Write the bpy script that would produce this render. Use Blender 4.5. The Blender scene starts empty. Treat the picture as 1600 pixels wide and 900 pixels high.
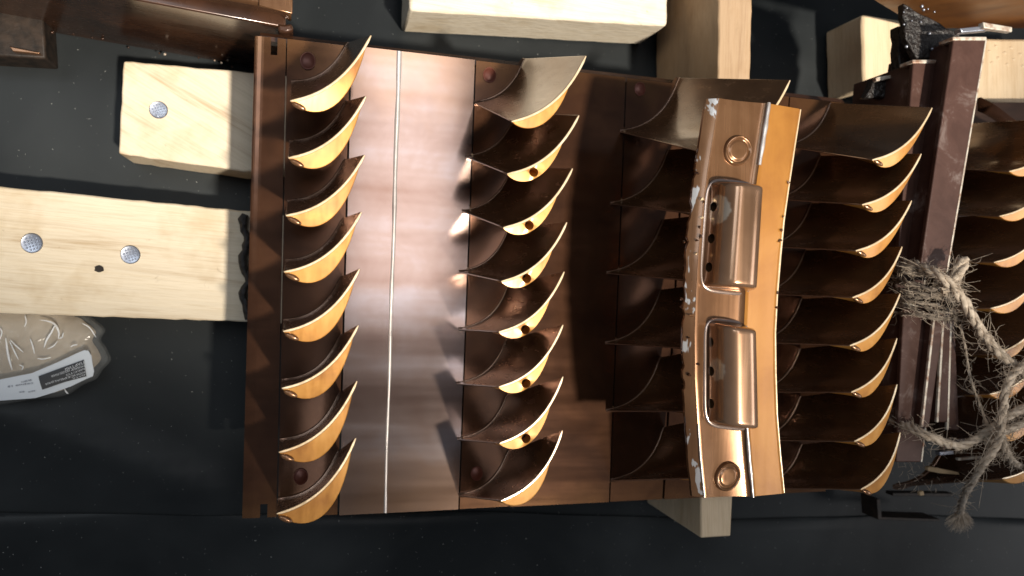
import bpy, bmesh, math, random
import numpy as np
from mathutils import Vector, Matrix
random.seed(7)
sc = bpy.context.scene
COL = sc.collection
MM = 0.001

# ------------------------------------------------------------------ camera
W0, H0, F = 1600.0, 900.0, 1244.0
D = 340.0                                   # camera height over the panel face, mm
TILT, ROLL = math.radians(14.4), math.radians(2.0)
fwd = Vector((math.sin(TILT), 0, -math.cos(TILT)))
rgt0 = Vector((math.cos(TILT), 0, math.sin(TILT)))
up0 = Vector((0, 1, 0))
# picture content is turned 2 degrees clockwise -> camera turned 2 degrees counter-clockwise
rgt = rgt0 * math.cos(ROLL) + up0 * math.sin(ROLL)
up = up0 * math.cos(ROLL) - rgt0 * math.sin(ROLL)
CAM = Vector((0, 0, D))
cd = bpy.data.cameras.new('camera'); cam = bpy.data.objects.new('camera', cd); COL.objects.link(cam)
cam.matrix_world = Matrix(((rgt.x, up.x, -fwd.x, CAM.x*MM), (rgt.y, up.y, -fwd.y, CAM.y*MM), (rgt.z, up.z, -fwd.z, CAM.z*MM), (0, 0, 0, 1)))
cd.sensor_width = 36.0; cd.lens = 36.0*F/W0; cd.clip_start = 0.01; cd.clip_end = 60
cd.dof.use_dof = True; cd.dof.focus_distance = 0.30; cd.dof.aperture_fstop = 16.0
sc.camera = cam

# ------------------------------------------------------------------ world, lamps, exposure
w = bpy.data.worlds.new('World'); sc.world = w; w.use_nodes = True
bg = w.node_tree.nodes['Background']; bg.inputs[0].default_value = (0.66, 0.74, 0.9, 1); bg.inputs[1].default_value = 0.14
def aim(o, loc, target):
    o.location = loc
    o.rotation_euler = (Vector(target) - Vector(loc)).to_track_quat('-Z', 'Y').to_euler()
EL, AZ = math.radians(61.3), math.radians(-59)
sd = Vector((math.cos(EL)*math.cos(AZ), math.cos(EL)*math.sin(AZ), math.sin(EL)))
l = bpy.data.lights.new('sunbeam', 'SPOT'); so = bpy.data.objects.new('sunbeam', l); COL.objects.link(so)
l.energy = 720; l.color = (1.0, 0.92, 0.80); l.shadow_soft_size = 0.08; l.spot_size = math.radians(17.8); l.spot_blend = 0.20
tgt = Vector((0.02, 0.448, 0.0)); aim(so, tgt + sd*3.2, tgt)
def area(name, loc, target, sx, sy, energy, color, tilt=None):
    a = bpy.data.lights.new(name, 'AREA'); o = bpy.data.objects.new(name, a); COL.objects.link(o)
    a.shape = 'RECTANGLE'; a.size = sx; a.size_y = sy; a.energy = energy; a.color = color
    o.location = loc                          # shining straight down: panes in a roof
    if target: aim(o, loc, target)
    return o
area('roof_window', (0.28, 0.60, 2.2), None, 0.34, 1.3, 5.4, (0.97, 0.96, 0.98))
area('side_window', (2.1, -0.35, 1.35), (0.1, 0, 0), 1.1, 0.8, 11, (1.0, 0.97, 0.95))
area('roof_window', (-0.85, 0.62, 2.1), None, 0.9, 0.8, 9, (0.84, 0.93, 1.0))
sc.view_settings.view_transform = 'Standard'; sc.view_settings.look = 'None'
sc.view_settings.exposure = 0.0; sc.view_settings.gamma = 1.0
sc.cycles.use_denoising = True
sc.cycles.max_bounces = 8

# ------------------------------------------------------------------ helpers
def ray(px, py):
    return fwd + rgt*((px-W0/2)/F) + up*(-(py-H0/2)/F)
def U(px, py, z=0.0):                       # the point (mm) at height z seen at this place of the photograph
    d = ray(px, py); return CAM + d*((z-D)/d.z)
YC = U(600, 440, 0).y
SAG = 0.0003
def plate_z(p): return SAG*(p.y-YC)**2
def UP(px, py, dz=0.0):                     # the point on the slightly dished panel face
    z = 0.0
    for _ in range(5): z = plate_z(U(px, py, z+dz))
    p = U(px, py, z+dz); return p
def lerp(a, b, t): return a + (b-a)*t
def bez2(a, c, b, t): return a*((1-t)**2) + c*(2*t*(1-t)) + b*(t*t)
def bez3(a, c, d, b, t): return a*((1-t)**3)+c*(3*t*(1-t)**2)+d*(3*t*t*(1-t))+b*t**3
def V2(x, y): return Vector((x, y))

def tag(o, label=None, cat=None, group=None, kind=None):
    if label: o['label'] = label
    if cat: o['category'] = cat
    if group: o['group'] = group
    if kind: o['kind'] = kind
    return o
def empty(name, loc, label, cat, group=None):
    o = bpy.data.objects.new(name, None); COL.objects.link(o); o.location = Vector(loc)*MM
    o.empty_display_size = 0.01
    return tag(o, label, cat, group)
def mesh_obj(name, verts, faces, mat, parent=None, smooth=None, origin=None):
    """verts in mm, world space"""
    o_mm = Vector(origin) if origin is not None else (Vector((0, 0, 0)) if parent is None else None)
    me = bpy.data.meshes.new(name)
    if parent is not None: base = parent.matrix_basis.translation/MM if parent.parent is None else WB[parent]
    else: base = None
    vs = [Vector(v) for v in verts]
    if origin is None:
        lo = Vector((min(v.x for v in vs)+max(v.x for v in vs), min(v.y for v in vs)+max(v.y for v in vs), 2*min(v.z for v in vs)))*0.5
        o_mm = lo
    me.from_pydata([tuple((v-o_mm)*MM) for v in vs], [], faces); me.update()
    bm = bmesh.new(); bm.from_mesh(me); bmesh.ops.recalc_face_normals(bm, faces=bm.faces); bm.to_mesh(me); bm.free()
    if mat: me.materials.append(mat)
    if smooth is not None:
        me.shade_smooth()
        me.set_sharp_from_angle(angle=math.radians(smooth))
    o = bpy.data.objects.new(name, me); COL.objects.link(o)
    if parent is None: o.location = o_mm*MM
    else:
        o.parent = parent; o.location = (o_mm - base)*MM
    WB[o] = o_mm
    return o
WB = {}
def bevel(o, wd=0.6, seg=2, ang=30):
    m = o.modifiers.new('bevel', 'BEVEL'); m.width = wd*MM; m.segments = seg; m.limit_method = 'ANGLE'; m.angle_limit = math.radians(ang)
    m.harden_normals = False; return o
def prism(name, poly, ztop, zbot, mat, parent=None, bev=0.6, smooth=40, seg=2):
    """poly: list of photo points at height ztop; goes straight down to zbot"""
    top = [U(x, y, ztop) for x, y in poly]; n = len(top)
    bot = [Vector((p.x, p.y, zbot)) for p in top]
    faces = [list(range(n)), list(range(2*n-1, n-1, -1))] + [[i, (i+1) % n, n+(i+1) % n, n+i] for i in range(n)]
    o = mesh_obj(name, top+bot, faces, mat, parent, smooth)
    if bev: bevel(o, bev, seg)
    return o
def grid(name, P, mat, parent=None, thick=0.0, smooth=50, origin=None):
    """P: 2-D list of points; thick mm closes it downward"""
    R, C = len(P), len(P[0]); vs = [p for r in P for p in r]
    f = [[i*C+j, i*C+j+1, (i+1)*C+j+1, (i+1)*C+j] for i in range(R-1) for j in range(C-1)]
    if thick:
        n = len(vs); vs = vs + [Vector((v.x, v.y, v.z-thick)) for v in vs]
        f += [[n+q for q in reversed(k)] for k in f]
        rim = [j for j in range(C)] + [i*C+C-1 for i in range(1, R)] + [(R-1)*C+j for j in range(C-2, -1, -1)] + [i*C for i in range(R-2, 0, -1)]
        f += [[rim[k], rim[(k+1) % len(rim)], n+rim[(k+1) % len(rim)], n+rim[k]] for k in range(len(rim))]
    return mesh_obj(name, vs, f, mat, parent, smooth, origin)
def tube(pts, r, seg=8, closed=False):
    """returns verts, faces for a tube of radius r (number or list) along pts"""
    vs, fs = [], []; n = len(pts); prev = None
    for i, p in enumerate(pts):
        t = (pts[min(i+1, n-1)] - pts[max(i-1, 0)]).normalized()
        a = prev if prev is not None else (Vector((0, 0, 1)) if abs(t.z) < .9 else Vector((1, 0, 0)))
        a = (a - t*a.dot(t)).normalized(); b = t.cross(a); prev = a
        rr = r[i] if isinstance(r, (list, tuple)) else r
        for k in range(seg):
            th = 2*math.pi*k/seg; vs.append(p + a*(math.cos(th)*rr) + b*(math.sin(th)*rr))
    for i in range(n-1):
        for k in range(seg):
            fs.append([i*seg+k, i*seg+(k+1) % seg, (i+1)*seg+(k+1) % seg, (i+1)*seg+k])
    fs.append(list(range(seg-1, -1, -1))); fs.append([(n-1)*seg+k for k in range(seg)])
    return vs, fs
def catmull(pts, per=8):
    out = []; P = [pts[0]] + list(pts) + [pts[-1]]
    for i in range(1, len(P)-2):
        a, b, c, d = P[i-1], P[i], P[i+1], P[i+2]
        for k in range(per):
            t = k/per
            out.append(0.5*((2*b) + (c-a)*t + (2*a-5*b+4*c-d)*t*t + (3*b-a-3*c+d)*t**3))
    out.append(pts[-1]); return out
def merge(lst):
    vs, fs = [], []
    for v, f in lst:
        n = len(vs); vs += v; fs += [[n+i for i in k] for k in f]
    return vs, fs

# ------------------------------------------------------------------ materials
def new_mat(name):
    m = bpy.data.materials.new(name); m.use_nodes = True
    nt = m.node_tree; return m, nt, nt.nodes['Principled BSDF']
def N(nt, t, **kw):
    n = nt.nodes.new(t)
    for k, v in kw.items(): setattr(n, k, v)
    return n
def ramp(nt, stops):
    r = N(nt, 'ShaderNodeValToRGB'); e = r.color_ramp.elements
    while len(e) < len(stops): e.new(0.5)
    for i, (p, c) in enumerate(stops): e[i].position = p; e[i].color = (*c, 1) if len(c) == 3 else c
    return r
def coords(nt, scale, rot=(0, 0, 0), kind='pos'):
    if kind == 'pos':
        g = N(nt, 'ShaderNodeNewGeometry'); s = g.outputs['Position']
    else:
        g = N(nt, 'ShaderNodeTexCoord'); s = g.outputs['Object']
    if any(rot):
        q = N(nt, 'ShaderNodeMapping'); q.inputs['Rotation'].default_value = rot; nt.links.new(s, q.inputs['Vector']); s = q.outputs['Vector']
    m = N(nt, 'ShaderNodeMapping'); m.inputs['Scale'].default_value = scale
    nt.links.new(s, m.inputs['Vector']); return m.outputs['Vector']
def noise(nt, vec, scale, detail=4, rough=0.55, dist=0.0):
    n = N(nt, 'ShaderNodeTexNoise'); n.inputs['Scale'].default_value = scale; n.inputs['Detail'].default_value = detail
    n.inputs['Roughness'].default_value = rough; n.inputs['Distortion'].default_value = dist
    nt.links.new(vec, n.inputs['Vector']); return n
def bump(nt, b, h, strength, dist):
    bn = N(nt, 'ShaderNodeBump'); bn.inputs['Strength'].default_value = strength; bn.inputs['Distance'].default_value = dist
    nt.links.new(h, bn.inputs['Height']); nt.links.new(bn.outputs[0], b.inputs['Normal']); return bn
def maprange(nt, v, a, b, c, d):
    m = N(nt, 'ShaderNodeMapRange'); m.inputs[1].default_value = a; m.inputs[2].default_value = b; m.inputs[3].default_value = c; m.inputs[4].default_value = d
    nt.links.new(v, m.inputs[0]); return m.outputs[0]

def lacquer(name, dark, mid, light, metal=0.55, rough=(0.18, 0.34), coat=0.5, scale=(60, 900, 60), bstr=0.06, spec=0.5, streak=0.3):
    """brown preserving lacquer over brushed metal: streaky colour, thin uneven film"""
    m, nt, b = new_mat(name)
    v = coords(nt, (1, 1, 1)); big = noise(nt, v, 38, 5, 0.6, 0.4)
    v2 = coords(nt, scale); fine = noise(nt, v2, 1.0, 3, 0.6)
    mix = N(nt, 'ShaderNodeMix', data_type='FLOAT'); mix.inputs[0].default_value = streak
    nt.links.new(big.outputs[0], mix.inputs[2]); nt.links.new(fine.outputs[0], mix.inputs[3])
    r = ramp(nt, [(0.34, dark), (0.52, mid), (0.70, light)])
    nt.links.new(mix.outputs[0], r.inputs[0]); nt.links.new(r.outputs[0], b.inputs['Base Color'])
    b.inputs['Metallic'].default_value = metal
    nt.links.new(maprange(nt, fine.outputs[0], 0.3, 0.7, *rough), b.inputs['Roughness'])
    b.inputs['Coat Weight'].default_value = coat; b.inputs['Coat Roughness'].default_value = 0.12
    b.inputs['Specular IOR Level'].default_value = spec
    bump(nt, b, fine.outputs[0], bstr, 0.0006)
    return m
M = {}
M['plate'] = lacquer('brown_lacquered_plate', (0.078, 0.034, 0.018), (0.112, 0.048, 0.024), (0.16, 0.070, 0.034), metal=0.70, rough=(0.13, 0.18), coat=0.2, spec=0.35, scale=(14, 160, 60), bstr=0.0, streak=0.10)
M['spacer'] = lacquer('spacer_painted_sheen', (0.18, 0.105, 0.078), (0.27, 0.190, 0.160), (0.35, 0.295, 0.290), metal=0.94, rough=(0.115, 0.150), coat=0.1, scale=(4, 55, 60), bstr=0.0, streak=0.62)  # pale base and streaks put the reflected sheen into the colour
M['blade'] = lacquer('amber_lacquered_blade', (0.085, 0.040, 0.017), (0.128, 0.060, 0.025), (0.175, 0.084, 0.035), metal=0.4, rough=(0.18, 0.30), coat=0.6, scale=(300, 300, 60), bstr=0.0)
M['tip'] = lacquer('amber_ground_tip', (0.30, 0.115, 0.025), (0.52, 0.235, 0.048), (0.62, 0.33, 0.09), metal=0.30, rough=(0.28, 0.38), coat=0.35, scale=(500, 80, 60), bstr=0.0, streak=0.12)
M['rim'] = lacquer('bare_blade_rim', (0.70, 0.50, 0.28), (0.80, 0.62, 0.40), (0.85, 0.72, 0.52), metal=0.3, rough=(0.2, 0.34), coat=0.5, scale=(300, 300, 60), bstr=0.0)
M['bracket'] = lacquer('orange_bronze', (0.31, 0.125, 0.024), (0.385, 0.165, 0.032), (0.44, 0.205, 0.045), metal=0.25, rough=(0.28, 0.40), coat=0.18, spec=0.35, scale=(300, 12, 100), bstr=0.0, streak=0.12)
M['edge'] = lacquer('painted_edge_highlight', (0.26, 0.15, 0.10), (0.36, 0.22, 0.15), (0.46, 0.30, 0.22), metal=0.6, rough=(0.16, 0.26), coat=0.6, scale=(90, 60, 60), bstr=0.0)  # paler brown paints the light caught at blade edges and roots
M['copper'] = lacquer('brown_bronze', (0.145, 0.068, 0.030), (0.20, 0.097, 0.043), (0.255, 0.132, 0.064), metal=0.6, rough=(0.20, 0.30), coat=0.35, scale=(300, 12, 100), bstr=0.0, streak=0.12)
M['casing'] = lacquer('dark_brown_casing', (0.03, 0.014, 0.008), (0.06, 0.026, 0.014), (0.09, 0.04, 0.02), metal=0.3, rough=(0.22, 0.34), coat=0.5, scale=(60, 60, 200), bstr=0.02, streak=0.06)

def thin_ends(m, amber, y0, y1, amount):
    """the lacquer has run thin and amber along the two long ends of the panel"""
    nt = m.node_tree; b = nt.nodes['Principled BSDF']; src = b.inputs['Base Color'].links[0].from_socket
    g = N(nt, 'ShaderNodeNewGeometry'); sx = N(nt, 'ShaderNodeSeparateXYZ'); nt.links.new(g.outputs['Position'], sx.inputs[0])
    a = N(nt, 'ShaderNodeMath', operation='SUBTRACT'); nt.links.new(sx.outputs['Y'], a.inputs[0]); a.inputs[1].default_value = YC*MM
    ab = N(nt, 'ShaderNodeMath', operation='ABSOLUTE'); nt.links.new(a.outputs[0], ab.inputs[0])
    nz = noise(nt, g.outputs['Position'], 70, 4); ad = N(nt, 'ShaderNodeMath', operation='MULTIPLY_ADD'); nt.links.new(nz.outputs[0], ad.inputs[0]); ad.inputs[1].default_value = .03; nt.links.new(ab.outputs[0], ad.inputs[2])
    mix = N(nt, 'ShaderNodeMix', data_type='RGBA'); nt.links.new(maprange(nt, ad.outputs[0], y0+.015, y1+.015, 0, amount), mix.inputs[0])
    nt.links.new(src, mix.inputs[6]); mix.inputs[7].default_value = (*amber, 1); nt.links.new(mix.outputs[2], b.inputs['Base Color'])
thin_ends(M['plate'], (0.32, 0.155, 0.055), .084, .112, .6)
thin_ends(M['spacer'], (0.48, 0.27, 0.14), .068, .112, .6)
def stained_copper(name, spots):
    """the bulge metal, with pale burnt rings round some of the holes (spots: object-space mm centres + radius)"""
    m = lacquer(name, (0.27, 0.148, 0.08), (0.345, 0.198, 0.115), (0.41, 0.255, 0.16), metal=0.75, rough=(0.18, 0.28), coat=0.7, scale=(300, 12, 100), bstr=0.0, streak=0.12)
    nt = m.node_tree; b = nt.nodes['Principled BSDF']; src = b.inputs['Base Color'].links[0].from_socket
    g = N(nt, 'ShaderNodeNewGeometry'); nz = noise(nt, g.outputs['Position'], 500, 3)
    fac = None
    for (c, rad) in spots:
        d = N(nt, 'ShaderNodeVectorMath', operation='DISTANCE'); nt.links.new(g.outputs['Position'], d.inputs[0]); d.inputs[1].default_value = Vector(c)*MM
        a = N(nt, 'ShaderNodeMath', operation='MULTIPLY_ADD'); nt.links.new(nz.outputs[0], a.inputs[0]); a.inputs[1].default_value = 2.6*MM; nt.links.new(d.outputs['Value'], a.inputs[2])
        f = maprange(nt, a.outputs[0], (rad+1.5)*MM, (rad+0.8)*MM, 0, 1)
        if fac is None: fac = f
        else:
            mx = N(nt, 'ShaderNodeMath', operation='MAXIMUM'); nt.links.new(fac, mx.inputs[0]); nt.links.new(f, mx.inputs[1]); fac = mx.outputs[0]
    mix = N(nt, 'ShaderNodeMix', data_type='RGBA'); nt.links.new(fac, mix.inputs[0]); nt.links.new(src, mix.inputs[6]); mix.inputs[7].default_value = (0.55, 0.47, 0.38, 1)
    nt.links.new(mix.outputs[2], b.inputs['Base Color'])
    return m

def wood(name, base, dark, rot=0.0, knots=True, freq=1.0, rough=0.62):
    m, nt, b = new_mat(name)
    v = coords(nt, (9*freq, 150*freq, 60*freq), (0, 0, rot), 'obj')
    g = noise(nt, v, 1.0, 5, 0.62, 0.5)
    v2 = coords(nt, (60, 1400, 400), (0, 0, rot), 'obj'); fine = noise(nt, v2, 1.0, 3, 0.6)
    v3 = coords(nt, (1, 1, 1), (0, 0, rot), 'obj'); bl = noise(nt, v3, 26, 4, 0.6)
    r = ramp(nt, [(0.30, dark), (0.46, base), (0.62, tuple(min(1, c*1.06) for c in base))])
    nt.links.new(g.outputs[0], r.inputs[0])
    r2 = ramp(nt, [(0.25, (0.80, 0.74, 0.64)), (0.55, (1, 1, 1))]); nt.links.new(fine.outputs[0], r2.inputs[0])
    r3 = ramp(nt, [(0.30, (0.78, 0.70, 0.58)), (0.46, (1, 1, 1))]); nt.links.new(bl.outputs[0], r3.inputs[0])
    m1 = N(nt, 'ShaderNodeMix', data_type='RGBA', blend_type='MULTIPLY'); m1.inputs[0].default_value = 0.6
    nt.links.new(r.outputs[0], m1.inputs[6]); nt.links.new(r2.outputs[0], m1.inputs[7])
    m2 = N(nt, 'ShaderNodeMix', data_type='RGBA', blend_type='MULTIPLY'); m2.inputs[0].default_value = 0.8 if knots else 0.3
    nt.links.new(m1.outputs[2], m2.inputs[6]); nt.links.new(r3.outputs[0], m2.inputs[7])
    v4 = coords(nt, (70, 170, 100), (0, 0, rot+.3), 'obj'); sc_ = noise(nt, v4, 1.0, 4, 0.65, 1.0)
    m3 = N(nt, 'ShaderNodeMix', data_type='RGBA'); nt.links.new(maprange(nt, sc_.outputs[0], .66, .74, 0, .55), m3.inputs[0])
    nt.links.new(m2.outputs[2], m3.inputs[6]); m3.inputs[7].default_value = (0.30, 0.20, 0.11, 1)
    nt.links.new(m3.outputs[2], b.inputs['Base Color']); b.inputs['Roughness'].default_value = rough
    bump(nt, b, fine.outputs[0], 0.35, 0.0008)
    return m
M['wood'] = wood('sawn_pine', (0.72, 0.61, 0.45), (0.52, 0.38, 0.23), 0.06)
M['wood_diag'] = wood('sawn_pine_diagonal', (0.72, 0.60, 0.44), (0.50, 0.35, 0.21), 0.5)
M['wood_pale'] = wood('pale_pine', (0.80, 0.70, 0.55), (0.70, 0.58, 0.42), 0.05)
M['wood_up'] = wood('pine_on_edge', (0.40, 0.27, 0.16), (0.28, 0.17, 0.09), 1.57)
M['wood_block'] = wood('pine_block', (0.72, 0.56, 0.37), (0.62, 0.45, 0.27), 1.5, knots=False)

m, nt, b = new_mat('bright_zinc_nail'); M['nail'] = m
b.inputs['Base Color'].default_value = (0.42, 0.44, 0.50, 1); b.inputs['Metallic'].default_value = 0.85; b.inputs['Roughness'].default_value = 0.34
m, nt, b = new_mat('dark_hole'); M['hole'] = m
b.inputs['Base Color'].default_value = (0.02, 0.014, 0.01, 1); b.inputs['Roughness'].default_value = 0.8
m, nt, b = new_mat('charred_gap'); M['char'] = m
v = coords(nt, (1, 1, 1)); n_ = noise(nt, v, 400, 4); r = ramp(nt, [(0.35, (0.008, 0.006, 0.005)), (0.7, (0.025, 0.018, 0.015))]); nt.links.new(n_.outputs[0], r.inputs[0]); nt.links.new(r.outputs[0], b.inputs['Base Color'])
b.inputs['Roughness'].default_value = 0.4; bump(nt, b, n_.outputs[0], 0.8, 0.002)
m, nt, b = new_mat('black_polythene'); M['sheet'] = m
v = coords(nt, (1, 1, 1)); n_ = noise(nt, v, 9, 4, 0.5, 0.3); n2 = noise(nt, v, 900, 2)
r = ramp(nt, [(0.35, (0.014, 0.016, 0.017)), (0.65, (0.034, 0.037, 0.038))]); nt.links.new(n_.outputs[0], r.inputs[0])
sp = ramp(nt, [(0.75, (0, 0, 0)), (0.76, (0.3, 0.3, 0.28))]); nt.links.new(n2.outputs[0], sp.inputs[0])
ad = N(nt, 'ShaderNodeMix', data_type='RGBA', blend_type='ADD'); ad.inputs[0].default_value = 1; nt.links.new(r.outputs[0], ad.inputs[6]); nt.links.new(sp.outputs[0], ad.inputs[7])
nt.links.new(ad.outputs[2], b.inputs['Base Color']); b.inputs['Roughness'].default_value = 0.32; b.inputs['Specular IOR Level'].default_value = 0.09
bump(nt, b, n_.outputs[0], 0.2, 0.004)
m, nt, b = new_mat('chocolate_paint'); M['paint'] = m
v = coords(nt, (1, 1, 1)); n_ = noise(nt, v, 60, 6, 0.7, 0.6)
r = ramp(nt, [(0.40, (0.052, 0.022, 0.015)), (0.56, (0.070, 0.032, 0.023)), (0.68, (0.17, 0.125, 0.11))]); nt.links.new(n_.outputs[0], r.inputs[0]); nt.links.new(r.outputs[0], b.inputs['Base Color'])
b.inputs['Roughness'].default_value = 0.5; b.inputs['Specular IOR Level'].default_value = 0.3; bump(nt, b, n_.outputs[0], 0.15, 0.001)
m, nt, b = new_mat('bare_cut_steel'); M['cut'] = m
v = coords(nt, (1, 1, 1)); n_ = noise(nt, v, 260, 4); r = ramp(nt, [(0.35, (0.30, 0.17, 0.11)), (0.55, (0.60, 0.54, 0.45))]); nt.links.new(n_.outputs[0], r.inputs[0]); nt.links.new(r.outputs[0], b.inputs['Base Color'])
b.inputs['Roughness'].default_value = 0.45; b.inputs['Metallic'].default_value = 0.3
m, nt, b = new_mat('jute'); M['jute'] = m
v = coords(nt, (1, 1, 1)); n_ = noise(nt, v, 300, 4); r = ramp(nt, [(0.3, (0.30, 0.23, 0.165)), (0.7, (0.66, 0.55, 0.43))]); nt.links.new(n_.outputs[0], r.inputs[0]); nt.links.new(r.outputs[0], b.inputs['Base Color'])
b.inputs['Roughness'].default_value = 0.9
m, nt, b = new_mat('clear_film'); M['film'] = m
b.inputs['Base Color'].default_value = (0.9, 0.92, 0.9, 1); b.inputs['Roughness'].default_value = 0.06; b.inputs['Alpha'].default_value = 0.13; b.inputs['Specular IOR Level'].default_value = 0.8
v = coords(nt, (1, 1, 1)); n_ = noise(nt, v, 70, 3, 0.5, 1.2); bump(nt, b, n_.outputs[0], 0.25, 0.004)
m, nt, b = new_mat('kraft_contents'); M['kraft'] = m
v = coords(nt, (1, 1, 1)); n_ = noise(nt, v, 50, 4); r = ramp(nt, [(0.3, (0.34, 0.27, 0.19)), (0.7, (0.52, 0.44, 0.34))]); nt.links.new(n_.outputs[0], r.inputs[0]); nt.links.new(r.outputs[0], b.inputs['Base Color']); b.inputs['Roughness'].default_value = 0.7
for nm, c in (('paper', (0.62, 0.66, 0.70)), ('ink', (0.012, 0.014, 0.018)), ('white_print', (0.62, 0.64, 0.66)), ('grey_print', (0.16, 0.17, 0.22))):
    m, nt, b = new_mat('label_'+nm); M[nm] = m; b.inputs['Base Color'].default_value = (*c, 1); b.inputs['Roughness'].default_value = 0.5
m, nt, b = new_mat('splinter_wood'); M['splinter'] = m
b.inputs['Base Color'].default_value = (0.52, 0.36, 0.20, 1); b.inputs['Roughness'].default_value = 0.7
m, nt, b = new_mat('rust_red_plug'); M['plug'] = m
b.inputs['Base Color'].default_value = (0.14, 0.040, 0.024, 1); b.inputs['Roughness'].default_value = 0.4; b.inputs['Metallic'].default_value = 0.3

# ------------------------------------------------------------------ the setting: black sheet on the table
ZS = -75.0
xs = np.concatenate([np.linspace(-900, -260, 12), np.linspace(-240, 460, 90), np.linspace(480, 1200, 12)])
ys = np.concatenate([np.linspace(-900, -230, 12), np.linspace(-215, 230, 60), np.linspace(250, 900, 12)])
rs = np.random.RandomState(3)
waves = [(rs.uniform(0.01, 0.05), rs.uniform(0, 6.28), rs.uniform(0, 6.28), rs.uniform(.3, 1.0)) for _ in range(14)]
def sheet_h(x, y):
    h = 0
    for f, th, ph, a in waves: h += a*math.sin(f*(x*math.cos(th)+y*math.sin(th))+ph)*(0.02/f)**0.8
    # a slack fold running down to the right in the lower left corner
    d = (y - (-88 - 0.42*(x+90)))
    h += 9.0*math.exp(-(d/13.0)**2)/(1+math.exp((x+38)/8.0))
    return h
P = [[Vector((x, y, ZS + 0.55*sheet_h(x, y) - 1)) for x in xs] for y in ys]
sh = grid('ground_sheet', P, M['sheet']); tag(sh, 'black plastic sheet under everything', None, None, 'structure')
# second sheet overlapping it along the bottom of the picture
A = U(-150, 797, ZS); B = U(1750, 812, ZS)
P = []
for i in range(16):
    row = []
    for j in range(90):
        x = lerp(A.x-60, B.x+60, j/89); t = (x-A.x)/(B.x-A.x)
        y0 = lerp(A.y, B.y, t) + 1.3*math.sin(x*0.021) + 0.3*math.sin(x*.07+1)
        k = i/15
        row.append(Vector((x, y0 - k*k*420, ZS + 1.5 + 0.55*sheet_h(x, y0-k*k*420)*0.6 + (0.8*math.sin(x*.03+k*5))*(k > 0) - (1.0 if i == 0 else 0))))
    P.append(row)
ov = grid('overlapping_sheet', P, M['sheet'], thick=0.5); tag(ov, 'second black sheet overlapping along the near edge', None, None, 'structure')

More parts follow.
